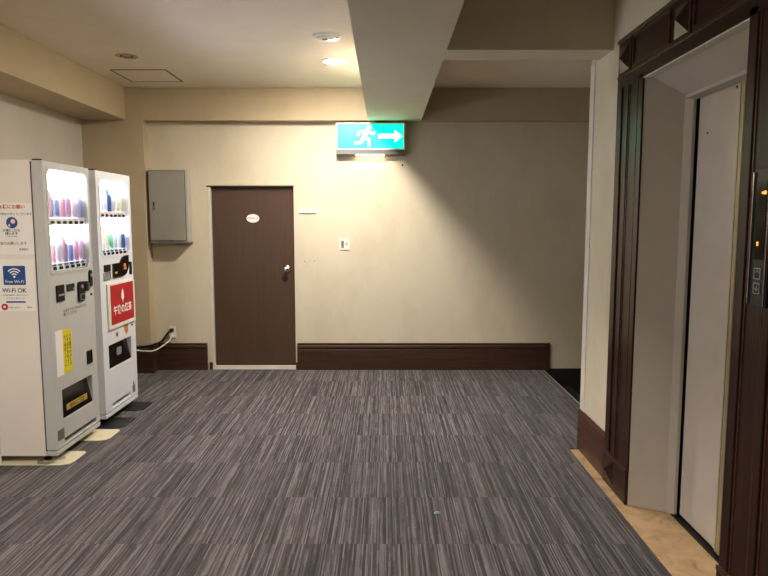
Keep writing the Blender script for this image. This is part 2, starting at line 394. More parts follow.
k = obj('knob', lambda bm: lathe(bm, [(.0, 0), (.034, 0), (.034, .006), (.014, .010), (.013, .032), (.026, .042), (.031, .055), (.026, .068), (.012, .073), (0, .073)], (-.975-ox, .034, 1.022), 1, 28, -1), 'chrome', d, smooth=True)
obj('keyhole', lambda bm: cyl(bm, (-.975-ox, -.040, 1.022), .006, .002, 1, 14), 'black', k)
pl = obj('door_plaque', lambda bm: prism(bm, [(-1.316-ox+.064*math.cos(a*PI/16), 1.526+.042*math.sin(a*PI/16)) for a in range(32)], 1, .031, .0345), 'paperw', d)
text('plaque_lettering', '従業員室', (-1.316-ox, .0305, 1.526), .026, 'silver', pl, 'front')
obj('plaque_screw', lambda bm: [cyl(bm, (-1.316-ox+s*.052, .030, 1.526), .004, .002, 1, 12) for s in (-1, 1)], 'steel', pl)

# ------------------------------------------------------------------ lift entrance
XF = 1.278
e = thing('door_2', (XF, 2.795, 0), kind='structure')
def E(f):
    def g(bm):
        f(bm); bmesh.ops.translate(bm, verts=bm.verts, vec=(-XF, -2.795, 0))
    return g
obj('jamb', E(lambda bm: prism(bm, [(XF+.012, EY1-.001), (1.452, 3.175), (1.480, 3.145), (1.495, 3.145), (1.495, EY1-.001)], 2, 0, 2.209)), 'stone', e)
obj('jamb', E(lambda bm: prism(bm, [(XF+.012, EY0+.001), (1.452, 2.415), (1.480, 2.445), (1.495, 2.445), (1.495, EY0+.001)], 2, 0, 2.209)), 'stone', e)
obj('head_jamb', E(lambda bm: prism(bm, [(XF+.04, 2.209), (1.452, 2.105), (1.452, 2.09), (1.495, 2.08), (1.495, 2.209)], 1, EY0+.002, EY1-.002)), 'stone', e)
obj('lit_head_edge', E(lambda bm: bx(bm, XF+.002, XF+.042, EY0+.002, EY1-.002, 2.204, 2.2095)), 'trimw', e)  # off-white colour stands for light bounced up from the floor onto this underside
for a, b in ((2.46, 2.797), (2.797, 3.130)):
    lf = obj('lift_door_leaf', E(lambda bm, a=a, b=b: bx(bm, 1.501 if a < 2.6 else 1.504, 1.53, a+.001, b-.001, .012, 2.10)), 'steel_door', e)
    if b > 3: 
        obj('bolt', E(lambda bm: [cyl(bm, (1.503, y, z), r, .006, 0, 12) for y, z, r in ((2.805, 2.069, .006), (3.04, 1.908, .0035))]), 'dark_metal', lf)
obj('door_gap', E(lambda bm: bx(bm, 1.512, 1.60, 2.33, 3.26, 0, 2.2)), 'seal', e)
obj('sill_track', E(lambda bm: holed(bm, 1.470, 1.51, EY0+.1, EY1-.1, [(1.478, 1.484, EY0+.13, EY1-.13), (1.490, 1.495, EY0+.13, EY1-.13)], 2, -.002, .004)), 'dark_metal', e)
# ribbed metal strip where the two lift doors meet
obj('metal_edge', E(lambda bm: [bx(bm, 1.490, 1.5005, y, y+.008, .012, 2.09) for y in (2.722, 2.734, 2.752)]+[bx(bm, 1.494, 1.5005, 2.722, 2.766, .012, 2.09)]), 'brass', e)
PZ, HZ0, HZ1 = .185, 2.275, 2.455
def casing(y_in, s, y_out):
    """inner rail, sunk panel, outer rail, plinth, corner block; s = direction away from the opening"""
    def f(u): return y_in + s*u
    def bxx(bm, x0, x1, u0, u1, z0, z1): bx(bm, x0, x1, min(f(u0), f(u1)), max(f(u0), f(u1)), z0, z1)
    W = abs(y_out-y_in)
    obj('casing_back', E(lambda bm: bxx(bm, XF+.006, XW-.0005, 0, W, PZ, HZ0)), 'wood', e)
    obj('casing_rail', E(lambda bm: bxx(bm, XF, XF+.010, 0, .055, PZ, 2.208+.03)), 'wood', e, bevel=.003)
    obj('casing_rail', E(lambda bm: bxx(bm, XF-.002, XF+.010, W-.07, W, PZ, HZ0-.03)), 'wood', e, bevel=.004)
    obj('casing_rail', E(lambda bm: bxx(bm, XF-.002, XF+.010, .185, .225, PZ, HZ0-.03)), 'wood', e, bevel=.004)
    obj('casing_bead', E(lambda bm: [bxx(bm, XF+.002, XF+.010, u, u+.008, PZ, HZ0-.03) for u in (.066, .172, .236)]), 'wood_h', e, bevel=.002)
    pb = obj('plinth', E(lambda bm: bxx(bm, XF-.008, XW-.0005, -.0, W, 0, PZ)), 'wood', e, bevel=.003)
    stud(pb, f(W-.10), .10, .07, XF-.008, m='wood')
    obj('plinth_cap', E(lambda bm: bxx(bm, XF-.011, XF+.01, 0, W, PZ-.012, PZ+.006)), 'wood_h', e, bevel=.002)
def stud(parent, yc, zc, h, xf, hy=None, m='wood_g'):
    hy = hy or h
    def g(bm):
        q = [bm.verts.new((xf, yc+a*hy, zc+b*h)) for a, b in ((-1,-1),(1,-1),(1,1),(-1,1))]
        t = bm.verts.new((xf-.028, yc, zc))
        bm.faces.new(q)
        for i in range(4): bm.faces.new((q[i], q[(i+1) % 4], t))
    return obj('diamond_stud', E(g), m, parent)
casing(EY1, 1, 3.61); casing(EY0, -1, 1.98)
# header: lower casing band, cap, blocks with studs, sunk panels with raised beads
obj('casing_head', E(lambda bm: bx(bm, XF, XW-.0005, 1.98, 3.61, 2.212, HZ0)), 'wood', e)
obj('header_board', E(lambda bm: bx(bm, XF+.004, XW-.0005, 1.98, 3.61, HZ0, 2.474)), 'wood', e)
obj('header_cap', E(lambda bm: (bx(bm, XF-.008, XF+.008, 1.975, 3.615, HZ1, 2.474), bx(bm, XF-.006, XF+.0, 1.98, 3.61, HZ0-.008, HZ0+.006))), 'wood_h', e, bevel=.002)
for y0, y1 in ((3.43, 3.605), (2.775, 2.945), (1.985, 2.145)):
    hb = obj('header_block', E(lambda bm, y0=y0, y1=y1: bx(bm, XF-.002, XF+.008, y0, y1, HZ0+.006, HZ1)), 'wood', e, bevel=.002)
    stud(hb, (y0+y1)/2, (HZ0+.006+HZ1)/2-.008, .066, XF-.002, .066)
for y0, y1 in ((2.96, 3.415), (2.16, 2.76)):
    hp = obj('header_panel', E(lambda bm, y0=y0, y1=y1: bx(bm, XF+.003, XF+.008, y0+.022, y1-.022, HZ0+.03, HZ1-.02)), 'wood', e)
    obj('panel_bead', E(lambda bm, y0=y0, y1=y1: ring(bm, rrect(y0+.012, y1-.012, HZ0+.018, HZ1-.010, .001, 1), rrect(y0+.022, y1-.022, HZ0+.028, HZ1-.020, .001, 1), 0, XF-.004, XF+.008)), 'wood_h', hp)

# call panel beside the lift
cp = thing('lift_call_panel', (XF, 2.165, 1.44), 'tall charcoal lift call panel with two orange indicator lights on the dark wood casing', 'control panel')
CY = 2.165
def C(f):
    def g(bm):
        f(bm); bmesh.ops.translate(bm, verts=bm.verts, vec=(-XF, -CY, -1.44))
    return g
obj('faceplate', C(lambda bm: bx(bm, XF-.012, XF+.0095, 2.113, 2.219, 1.21, 1.675)), 'plate', cp, bevel=.002)
for y in (2.215, 2.122): obj('side_bar', C(lambda bm, y=y: bx(bm, XF-.018, XF-.011, y-.0035, y+.0035, 1.215, 1.665)), 'chrome', cp, bevel=.001)
obj('display_window', C(lambda bm: bx(bm, XF-.014, XF-.011, 2.14, 2.198, 1.37, 1.63)), 'blackg', cp)
obj('indicator_light', C(lambda bm: (prism(bm, rrect(2.140, 2.153, 1.588, 1.601, .005, 3), 0, XF-.0165, XF-.0135), prism(bm, rrect(2.157, 2.165, 1.590, 1.598, .003, 3), 0, XF-.0165, XF-.0135))), 'led', cp)
obj('indicator_light', C(lambda bm: bx(bm, XF-.0165, XF-.0135, 2.171, 2.178, 1.416, 1.430)), 'led', cp)
for z, ch in ((1.322, '↑'), (1.272, '↓')):
    b_ = obj('call_button', C(lambda bm, z=z: ring(bm, rrect(2.148, 2.184, z-.019, z+.019, .003, 2), rrect(2.151, 2.181, z-.016, z+.016, .002, 2), 0, XF-.016, XF-.012)), 'silver', cp)
    obj('button_face', C(lambda bm, z=z: bx(bm, XF-.0145, XF-.012, 2.151, 2.181, z-.016, z+.016)), 'black', b_)
    text('arrow', ch, (-.0150, 0.001, z-1.44), .034, 'silver', b_, 'west')

# ------------------------------------------------------------------ ceiling fittings
def lamp_fitting(x, y, m, label, i):
    t = thing('ceiling_lamp', (x, y, CZ), label, 'ceiling lamp', 'round lamps along the ceiling')
    obj('ceiling_rose', lambda bm: ring(bm, [(.098*math.cos(q*PI/20), .098*math.sin(q*PI/20)) for q in range(40)], [(.078*math.cos(q*PI/20), .078*math.sin(q*PI/20)) for q in range(40)], 2, -.006, -.0005), 'bulbw', t)
    obj('lamp_dome', lambda bm: lathe(bm, [(0, .001), (.076, .001)]+[(.076*math.cos(a), .002+.012*math.sin(a)) for a in [PI/2*k/7 for k in range(8)]], (0, 0, 0), 2, 32, -1), m, t, smooth=True)
lamp_fitting(-.40, 5.25, 'bulb', 'lit round lamp on the ceiling left of the central beam, near the exit sign', 0)
lamp_fitting(-.42, 1.4, 'bulbr', 'lit round lamp on the ceiling beside the central beam, nearest the viewer', 1)
lamp_fitting(-1.99, 1.4, 'bulbr', 'lit round lamp on the ceiling by the left beam, before the nearer vending machine', 2)

sd = thing('smoke_detector', (-.40, 4.56, CZ), 'white round smoke detector on the ceiling just in front of the lit lamp', 'smoke detector')
obj('base', lambda bm: lathe(bm, [(0, 0), (.098, 0), (.098, .006), (.090, .011), (0, .011)], (0, 0, 0), 2, 36, -1), 'white', sd, smooth=True)
obj('sensor_head', lambda bm: lathe(bm, [(0, .0105), (.060, .0105), (.056, .018), (.040, .023), (0, .024)], (-.01, 0, 0), 2, 32, -1), 'white', sd, smooth=True)
obj('sensor_slot', lambda bm: lathe(bm, [(0, .0235), (.022, .0235), (.020, .027), (0, .028)], (-.012, -.004, 0), 2, 20, -1), 'grey', sd, smooth=True)
obj('test_light', lambda bm: cyl(bm, (.074, -.01, -.012), .008, .006), 'grey', sd)
dl = thing('recessed_downlight', (DLX, DLY, CZ), 'unlit chrome recessed downlight in the ceiling by the access hatch', 'ceiling lamp')
obj('trim_ring', lambda bm: ring(bm, [(.084*math.cos(q*PI/20), .084*math.sin(q*PI/20)) for q in range(40)], [(.053*math.cos(q*PI/20), .053*math.sin(q*PI/20)) for q in range(40)], 2, -.004, -.0005), 'chrome', dl)
def can(bm):
    n = 32; rows = []
    for r, h in ((.052, .004), (.050, -.03), (.043, -.07), (.034, -.09)):
        rows.append([bm.verts.new((r*math.cos(2*PI*k/n), r*math.sin(2*PI*k/n), -h)) for k in range(n)])
    for a, b in zip(rows, rows[1:]):
        for k_ in range(n): bm.faces.new((a[k_], a[(k_+1) % n], b[(k_+1) % n], b[k_]))
    bm.faces.new(rows[-1])
obj('reflector', can, 'chrome', dl, smooth=True)
obj('lamp', lambda bm: lathe(bm, [(0, -.07), (.016, -.07), (.026, -.03), (.028, -.012), (.020, .0), (0, .004)], (0, 0, 0), 2, 24, -1), 'steel', dl, smooth=True)
ht = thing('ceiling_hatch', (-2.075, 5.765, CZ), 'square access hatch flush in the ceiling beside the left beam', 'hatch')
obj('frame', lambda bm: ring(bm, rrect(-.235, .235, -.235, .235, .002, 1), rrect(-.222, .222, -.222, .222, .002, 1), 2, -.004, -.0005), 'hatchgap', ht)
B('panel', (-.222, .222, -.222, .222, -.003, -.0004), 'ceil', ht)

# ------------------------------------------------------------------ exit sign
SX0, SX1, SZ0, SZ1, SY = -.472, .192, 2.185, 2.44, 6.285
es = thing('exit_sign', ((SX0+SX1)/2, YB, SZ0), 'lit green exit sign with a white right arrow, high on the back wall', 'exit sign')
def X_(f):
    def g(bm):
        f(bm); bmesh.ops.translate(bm, verts=bm.verts, vec=(-(SX0+SX1)/2, -YB, -SZ0))
    return g
obj('housing', X_(lambda bm: bx(bm, SX0, SX1, SY+.004, YB-.001, SZ0, SZ1)), 'white', es, bevel=.002)
obj('rim', X_(lambda bm: ring(bm, rrect(SX0, SX1, SZ0, SZ1, .004, 2), rrect(SX0+.014, SX1-.014, SZ0+.012, SZ1-.012, .003, 2), 1, SY-.006, SY+.004)), 'white', es)
gp = obj('green_plate', X_(lambda bm: bx(bm, SX0+.014, SX1-.014, SY-.001, SY+.004, SZ0+.012, SZ1-.012)), 'exit_g', es)
obj('base_bar', X_(lambda bm: bx(bm, SX0+.002, SX1-.002, SY+.0, YB-.001, SZ0-.045, SZ0-.001)), 'grey', es, bevel=.002)
obj('emergency_light', X_(lambda bm: bx(bm, SX0+.19, SX1-.2, SY-.004, YB-.02, SZ0-.049, SZ0-.0455)), 'emer', es)
obj('bracket', X_(lambda bm: bx(bm, -.16, -.10, SY+.02, YB-.02, SZ1, BZ-.0005)), 'white', es)
zc = (SZ0+SZ1)/2
def arrow(bm):
    prism(bm, [(-.06, zc-.020), (.095, zc-.020), (.095, zc-.055), (.165, zc), (.095, zc+.055), (.095, zc+.020), (-.06, zc+.020)], 1, SY-.0035, SY-.001)
obj('arrow', X_(arrow), 'exit_w', gp)
def runner(bm):
    cx = -.20
    def limb(a, b, w0, w1):
        A, Bv = Vector(a), Vector(b); dd = (Bv-A).normalized(); n = Vector((-dd.y, dd.x))
        prism(bm, [tuple(A+n*w0), tuple(A-n*w0), tuple(Bv-n*w1), tuple(Bv+n*w1)], 1, SY-.0035, SY-.001)
    prism(bm, [(cx+.045+.021*math.cos(a*PI/10), zc+.082+.021*math.sin(a*PI/10)) for a in range(20)], 1, SY-.0035, SY-.001)
    for a, b, w0, w1 in (((cx+.03, zc+.055), (cx-.01, zc-.015), .024, .018), ((cx+.03, zc+.05), (cx-.04, zc+.045), .010, .009), ((cx-.04, zc+.045), (cx-.065, zc+.005), .009, .008),
                         ((cx+.035, zc+.05), (cx+.075, zc+.02), .010, .009), ((cx+.075, zc+.02), (cx+.105, zc+.035), .009, .008),
                         ((cx, zc-.01), (cx+.05, zc-.035), .015, .012), ((cx+.05, zc-.035), (cx+.045, zc-.095), .012, .010),
                         ((cx-.01, zc-.015), (cx-.03, zc-.06), .015, .012), ((cx-.03, zc-.06), (cx-.095, zc-.065), .012, .010)): limb(a, b, w0, w1)
obj('running_figure', X_(runner), 'exit_w', gp)

# ------------------------------------------------------------------ things on the back wall
bxo = thing('electrical_cabinet', (-2.115, YB, 1.285), 'grey painted steel electrical cabinet on the wall beside the column', 'electrical cabinet')
def EB(f):
    def g(bm):
        f(bm); bmesh.ops.translate(bm, verts=bm.verts, vec=(2.115, -YB, -1.285))
    return g
obj('case', EB(lambda bm: bx(bm, -2.29, -1.915, 6.262, YB-.0005, 1.295, 1.992)), 'boxedge', bxo, bevel=.003)
dr = obj('cabinet_door', EB(lambda bm: bx(bm, -2.28, -1.938, 6.248, 6.262, 1.312, 1.980)), 'greybox', bxo, bevel=.003)
obj('door_gap', EB(lambda bm: ring(bm, rrect(-2.285, -1.933, 1.307, 1.985, .002, 1), rrect(-2.279, -1.939, 1.313, 1.979, .002, 1), 1, 6.259, 6.2625)), 'seal', bxo)
obj('bottom_lip', EB(lambda bm: bx(bm, -2.294, -1.907, 6.25, YB-.0005, 1.285, 1.2945)), 'grey', bxo)
hd = obj('latch', EB(lambda bm: bx(bm, -2.250, -2.226, 6.244, 6.248, 1.60, 1.69)), 'grey', dr, bevel=.002)
obj('keyhole', EB(lambda bm: cyl(bm, (-2.238, 6.243, 1.618), .006, .003, 1, 14)), 'black', hd)
obj('latch_grip', EB(lambda bm: bx(bm, -2.244, -2.232, 6.242, 6.2442, 1.645, 1.68)), 'black', hd)

sw = thing('wall_switch', (-.401, YB, 1.272), 'small cream switch plate alone on the wall right of the brown door', 'switch')
B('plate', (-.052, .052, -.008, -.0005, -.058, .058), 'white', sw, bevel=.003)
B('toggle_panel', (-.034, -.008, -.011, -.008, -.038, .032), 'grey', sw)
obj('pilot_light', lambda bm: cyl(bm, (.020, -.009, 0), .009, .004, 1, 18), 'grey', sw)
ns = tag(B('label_holder', (-.851, -.678, YB-.014, YB-.0005, 1.578, 1.612), 'white', bevel=.002), 'small blank cream plastic strip on the wall beside the top of the brown door', 'label holder')
ol = thing('wall_outlet', (-2.143, YB, .385), 'cream power outlet above the skirting left of the brown door', 'power outlet')
B('plate', (-.035, .035, -.008, -.0005, -.060, .060), 'white', ol, bevel=.003)
for z in (-.026, .026): B('socket', (-.018, .018, -.0095, -.008, z-.014, z+.014), 'trimw', ol)
wc = thing('white_power_cord', (-2.143, 6.36, .36), 'white power cord plugged in below the black one and drooping behind the machines', 'power cord', )
W0 = Vector((-2.143, 6.36, .36))
def rel(ps, o): return [tuple(Vector(p)-o) for p in ps]
obj('cord', lambda bm: tube(bm, rel([(-2.145, 6.33, .35), (-2.155, 6.30, .31), (-2.20, 6.24, .27), (-2.27, 6.17, .235), (-2.36, 6.12, .245), (-2.42, 6.06, .265), (-2.50, 5.95, .28), (-2.62, 5.75, .22), (-2.72, 5.4, .16), (-2.74, 5.2, .14)], W0), .007), 'cable_w', wc, smooth=True)
B('plug', (-.014, .014, -.034, .0095, -.022, .012), 'white', wc, bevel=.004)
bc = thing('black_power_cord', (-2.143, 6.36, .41), 'black power cord plugged into the top socket of the wall outlet', 'power cord')
K0 = Vector((-2.143, 6.36, .41))
obj('cord', lambda bm: tube(bm, rel([(-2.15, 6.33, .408), (-2.17, 6.31, .385), (-2.21, 6.30, .33), (-2.24, 6.29, .30), (-2.30, 6.18, .287), (-2.38, 6.15, .275), (-2.52, 6.08, .25), (-2.68, 5.8, .15), (-2.78, 5.4, .11), (-2.79, 5.2, .11)], K0), .010), 'black', bc, smooth=True)
B('plug', (-.015, .015, -.036, .0095, -.016, .016), 'black', bc, bevel=.004)
tag(obj('nail', lambda bm: lathe(bm, [(0, 0), (.003, 0), (.003, .012), (.009, .013), (.009, .016), (0, .017)], (.172, YB-.0005, 2.045), 1, 14, -1), 'black'), 'dark nail in the wall just below the right end of the exit sign', 'nail')
for x, z in ((-.800, 1.10), (-.705, 1.105)):
    tag(obj('wall_screw', lambda bm: lathe(bm, [(0, 0), (.006, 0), (.005, .003), (0, .004)], (x, YB-.0005, z), 1, 12, -1), 'greyink'),
        'tiny screw in the wall right of the door knob, %s of the two' % ('left one' if x < -.75 else 'right one'), 'screw', 'tiny screws beside the brown door')

# ------------------------------------------------------------------ vending machines
def vending(loc, W, fm, label, which, holes):
    v = thing('vending_machine', loc, label, 'vending machine')
    D = .845; H = 1.86; t = .066
    bodym = 'vbody'
    big = [(a-.012, b+.012, c-.012, d_+.012) for a, b, c, d_ in holes]
    obj('cabinet', lambda bm: (bx(bm, -D, -.25, 0, W, .05, H), holed(bm, 0, W, .05, H, big, 0, -.25, -t-.007)), bodym, v)
    obj('door_gap', lambda bm: holed(bm, .006, W-.006, .06, H-.008, big, 0, -t-.0068, -t), 'seal', v)
    obj('base_skirt', lambda bm: bx(bm, -t-.007, 0, 0, W, .05, .078), fm, v, bevel=.004)
    for x in (-.10, -.72):
        for y in (.07, W-.07):
            obj('levelling_foot', lambda bm: (cyl(bm, (x, y, .030), .012, .042, 2, 14), cyl(bm, (x, y, .0085), .026, .008, 2, 20)), 'dark_metal', v)
    B('hinge_cap', (-.060, -.006, .006, .016, H-.004, H+.006) if which == 1 else (-.06, -.006, .006, .016, H-.004, H+.006), 'seal', v)
    return v, W, H, t

def door_shell(v, W, H, t, fm, holes):
    return obj('machine_door', lambda bm: holed(bm, 0, W, .084, H-.002, holes, 0, -t, 0), fm, v, bevel=.004)

DRINKS = [(c,) for c in ((214, 160, 176), (196, 176, 206), (224, 206, 206), (150, 160, 200), (206, 150, 160), (190, 200, 220), (168, 130, 150), (120, 150, 200))]
DRINKS2 = [(c,) for c in ((120, 200, 180), (228, 232, 236), (226, 230, 236), (60, 90, 150), (228, 228, 220), (230, 236, 240), (230, 220, 190))]
dm = {}
def dmat(c):
    if c not in dm: dm[c] = mat('drink_%d' % len(dm), c, .3, .2, .03)
    return dm[c]
def bottle(bm, x, y, z, h, r):
    lathe(bm, [(0, 0), (r*.92, 0), (r, h*.03), (r, h*.62), (r*.8, h*.72), (r*.42, h*.86), (r*.42, h*.93), (0, h*.93)], (x, y, z), 2, 18)
def canm(bm, x, y, z, h, r):
    lathe(bm, [(0, 0), (r*.85, 0), (r, h*.05), (r, h*.9), (r*.84, h*.98), (0, h*.98)], (x, y, z), 2, 18)

def display(v, y0, y1, z0, z1, t, fm, rows, n, seq):
    """lit window: bezel, pane, light panel, and in each row the shelf, price rail, buttons and drinks"""
    hs = obj('display_case', lambda bm: (bx(bm, -.15, -.14, y0-.01, y1+.01, z0-.01, z1+.01), bx(bm, -.14, -t, y0-.01, y0, z0, z1), bx(bm, -.14, -t, y1, y1+.01, z0, z1),
             bx(bm, -.14, -t, y0-.01, y1+.01, z0-.01, z0), bx(bm, -.14, -t, y0-.01, y1+.01, z1, z1+.01)), 'inner', v)
    obj('light_panel', lambda bm: bx(bm, -.139, -.134, y0+.005, y1-.005, z0+.005, z1-.005), 'back', hs)
    obj('bezel', lambda bm: ring(bm, rrect(y0-.012, y1+.012, z0-.012, z1+.012, .03, 6), rrect(y0+.004, y1-.004, z0+.004, z1-.004, .045, 6), 0, -.004, .004), fm, v)
    obj('window_pane', lambda bm: bx(bm, -.016, -.012, y0, y1, z0, z1), 'glass', v)
    st = (y1-y0-.06)/n
    for zr in rows:
        rl = obj('price_rail', lambda bm: bx(bm, -.09, -.020, y0+.002, y1-.002, zr-.018, zr+.030), 'inner', v, bevel=.002)
        for k in range(n):
            y = y0+.035+st*(k+.5)
            obj('selection_button', lambda bm: bx(bm, -.0195, -.008, y-.014, y+.014, zr-.010, zr+.010), 'blackg', rl, bevel=.002)
            obj('price_tag', lambda bm: bx(bm, -.0205, -.0185, y-.024, y+.024, zr+.013, zr+.026), 'blue' if (zr < 1.3) else 'pinkw', rl)
            c = seq[(k+int(zr*10)) % len(seq)]
            if (k+int(zr*20)) % 3 == 0: dk = obj('drink_can', lambda bm: canm(bm, -.052, y+.03, zr+.031, .115, .028), dmat(c[0]), rl, smooth=True)
            else:
                dk = obj('drink_bottle', lambda bm: bottle(bm, -.054, y+.03, zr+.031, .185, .030), dmat(c[0]), rl, smooth=True)

# --- nearer machine
V1 = (-2.03, 3.84, 0)
win = (.045, .558, 1.185, 1.815); dis = (.095, .508, .256, .442); ven = (.100, .545, .096, .128)
v, W, H, t = vending(V1, .60, 'vdoor', 'nearer vending machine, warm white side with two notices and a grey-white lit front', 1, (win, dis))
door_shell(v, W, H, t, 'vdoor', [(win[0], win[1], win[2], win[3]), dis, ven])
display(v, *win, t, 'vdoor', (1.49, 1.207), 6, DRINKS)
dp = obj('dispenser_bin', lambda bm: (bx(bm, -.16, -.15, dis[0]-.01, dis[1]+.01, dis[2]-.01, dis[3]+.01), bx(bm, -.15, -t, dis[0]-.01, dis[1]+.01, dis[2]-.01, dis[2]), bx(bm, -.15, -t, dis[0]-.01, dis[1]+.01, dis[3], dis[3]+.01),
          bx(bm, -.15, -t, dis[0]-.01, dis[0], dis[2], dis[3]), bx(bm, -.15, -t, dis[1], dis[1]+.01, dis[2], dis[3])), 'grey', v)
fl = obj('dispenser_flap', lambda bm: prism(bm, [(-.004, dis[2]+.002), (-.006, dis[2]+.002), (-.046, dis[3]-.004), (-.043, dis[3]-.002)], 1, dis[0]+.003, dis[1]-.003), 'blackg', v)
gs = obj('gold_label', lambda bm: bx(bm, -.0135, -.011, .165, .445, .285, .330), 'gold', v)
text('label_lettering', '取出口ご注意', (-.0105, .305, .3075), .034, 'ink', gs, 'east')
B('vent_void', (-.062, -.055, ven[0]-.004, ven[1]+.004, ven[2]-.004, ven[3]+.004), 'seal', v)
obj('intake_grate', lambda bm: (bx(bm, .0005, .003, .016, .092, .140, .203), [bx(bm, .003, .005, .020, .088, z, z+.003) for z in (.148, .158, .168, .178, .188)]), 'grey', v)
bu = obj('banknote_unit', lambda bm: bx(bm, 0, .008, .083, .177, 1.0, 1.103), 'black', v, bevel=.002)
B('note_slot', (.008, .011, .100, .162, 1.035, 1.047), 'silver', bu)
B('card_reader', (0, .007, .213, .312, 1.052, 1.098), 'blackg', v, bevel=.002)
B('reader_light', (.007, .009, .290, .304, 1.058, 1.070), 'silver', v)
cu = obj('coin_unit', lambda bm: prism(bm, rrect(.358, .444, .968, 1.10, .02, 4), 0, .0, .012), 'black', v)
obj('return_cup', lambda bm: ring(bm, rrect(.368, .434, .976, 1.02, .012, 4), rrect(.375, .427, .982, 1.012, .01, 4), 0, .012, .017), 'grey', cu)
obj('coin_slot', lambda bm: cyl(bm, (.014, .40, 1.066), .012, .006, 0, 20), 'silver', cu)
rk = obj('coin_return_lever', lambda bm: cyl(bm, (.009, .474, 1.062), .034, .018, 0, 28), 'black', v)
obj('lever_bar', lambda bm: bx(bm, .018, .026, .467, .481, 1.035, 1.088), 'grey', rk, bevel=.002)
lk = obj('lock_handle', lambda bm: prism(bm, rrect(.524, .566, 1.052, 1.165, .018, 5), 0, 0, .010), 'black', v)
obj('lock', lambda bm: cyl(bm, (.012, .545, 1.13), .012, .006, 0, 18), 'silver', lk)
obj('key_barrel', lambda bm: cyl(bm, (.003, .549, .998), .009, .006, 0, 16), 'black', v)
obj('coin_tray', lambda bm: (ring(bm, rrect(.443, .518, .528, .618, .004, 2), rrect(.451, .510, .536, .610, .003, 2), 0, 0, .006), bx(bm, .0004, .002, .451, .510, .536, .610)), 'black', v)
text('printed_lines', 'お金を入れてからボタンを\n押してください', (.0008, .16, .920), .026, 'greyink', v, 'east', 'LEFT')
wl = B('white_sheet', (.0004, .0014, .046, .130, .535, .822), 'paperw', v)
ys = B('yellow_sticker', (.0004, .0016, .132, .244, .538, .816), 'yellow', v); ys['label'] = 'yellow sticker with small black characters'
for cc, yy in enumerate((.222, .190, .158)):
    text('sticker_lettering', '\n'.join('つり銭切れのときは千円札をご利用ください'[cc*6:cc*6+8]), (.0020, yy, .677), .026, 'ink', ys, 'east')
# side notices
SYN = -.0006
def on_side(x0, x1, z0, z1, m, name, parent, th=.0008, y=0): return obj(name, lambda bm: bx(bm, x0+2.03, x1+2.03, y-th, y-.0001, z0, z1), m, parent)
P = on_side(-2.372, -2.102, 1.300, 1.606, 'paperw', 'courtesy_notice', v)
def st(n, body, x, z, size, m, p, ax='CENTER', sx=1, y=-.0012, bold=0): return text(n, body, (x+2.03, y, z), size, m, p, 'front', ax, .0003, sx, bold)
st('red_heading', 'お客様にお願い', -2.237, 1.583, .027, 'redink', P, bold=.0004)
st('notice_line', 'いつもご利用ありがとうございます', -2.237, 1.541, .0165, 'ink', P)
ic = obj('round_emblem', lambda bm: cyl(bm, (-.197, -.0012, 1.490), .034, .001, 1, 32), 'blue', P)
obj('emblem_mark', lambda bm: (cyl(bm, (-.190, -.0019, 1.498), .014, .0006, 1, 20), prism(bm, [(-.222, 1.468), (-.205, 1.468), (-.212, 1.486)], 1, -.0021, -.0017)), 'pinkw', ic)
st('notice_line', '分煙にご協力', -2.232, 1.443, .017, 'ink', P, bold=.0004)
st('notice_line', '願います', -2.232, 1.424, .019, 'ink', P, bold=.0004)
st('notice_line', 'PLEASE COOPERATE', -2.227, 1.408, .007, 'ink', P)
st('notice_line', 'ご協力お願いします', -2.234, 1.366, .020, 'ink', P)
st('notice_line', '管理組合', -2.165, 1.330, .014, 'ink', P)
Q = on_side(-2.378, -2.112, .957, 1.273, 'paperw', 'wireless_notice', v)
wf = obj('blue_wireless_panel', lambda bm: prism(bm, rrect(-2.298+2.03, -2.164+2.03, 1.116, 1.232, .008, 4), 1, -.0014, -.0008), 'blue', Q)
def arcs(bm):
    cx, cz = -2.231+2.03, 1.166
    for r in (.018, .033, .048):
        o_ = [(cx+(r+.0035)*math.cos(a), cz+(r+.0035)*math.sin(a)) for a in [math.radians(q) for q in range(42, 139, 8)]]
        i_ = [(cx+(r-.0035)*math.cos(a), cz+(r-.0035)*math.sin(a)) for a in [math.radians(q) for q in range(138, 41, -8)]]
        i_ = [(cx+(r-.0035)*math.cos(a), cz+(r-.0035)*math.sin(a)) for a in [math.radians(q) for q in range(42, 139, 8)]][::-1]
        prism(bm, o_+i_, 1, -.0022, -.0015)
    cyl(bm, (cx, -.0018, cz), .007, .0008, 1, 18)
obj('wireless_symbol', arcs, 'paperw', wf)
text('panel_lettering', 'Free Wi-Fi', (-2.231+2.03, -.0020, 1.136), .026, 'paperw', wf, 'front')
st('notice_heading', 'Wi-Fi OK', -2.236, 1.082, .036, 'ink', Q, bold=.0005)
st('notice_line', 'この自動販売機周辺でご利用いただけます', -2.236, 1.054, .0085, 'greyink', Q)
st('notice_line', 'アクセスポイント', -2.232, 1.034, .014, 'greyink', Q)
obj('blue_bar', lambda bm: bx(bm, -2.290+2.03, -2.172+2.03, -.0014, -.0008, 1.008, 1.018), 'blue', Q)
rd = obj('red_roundel', lambda bm: cyl(bm, (-2.300+2.03, -.0012, .983), .020, .0008, 1, 26), 'red', Q)
obj('roundel_mark', lambda bm: prism(bm, [(-.281, .978), (-.262, .978), (-.264, .988), (-.273, .992)], 1, -.0020, -.0016), 'paperw', rd)
st('notice_line', 'お問い合わせ', -2.240, .978, .012, 'greyink', Q)
st('notice_line', '設置者', -2.150, .980, .010, 'greyink', Q)
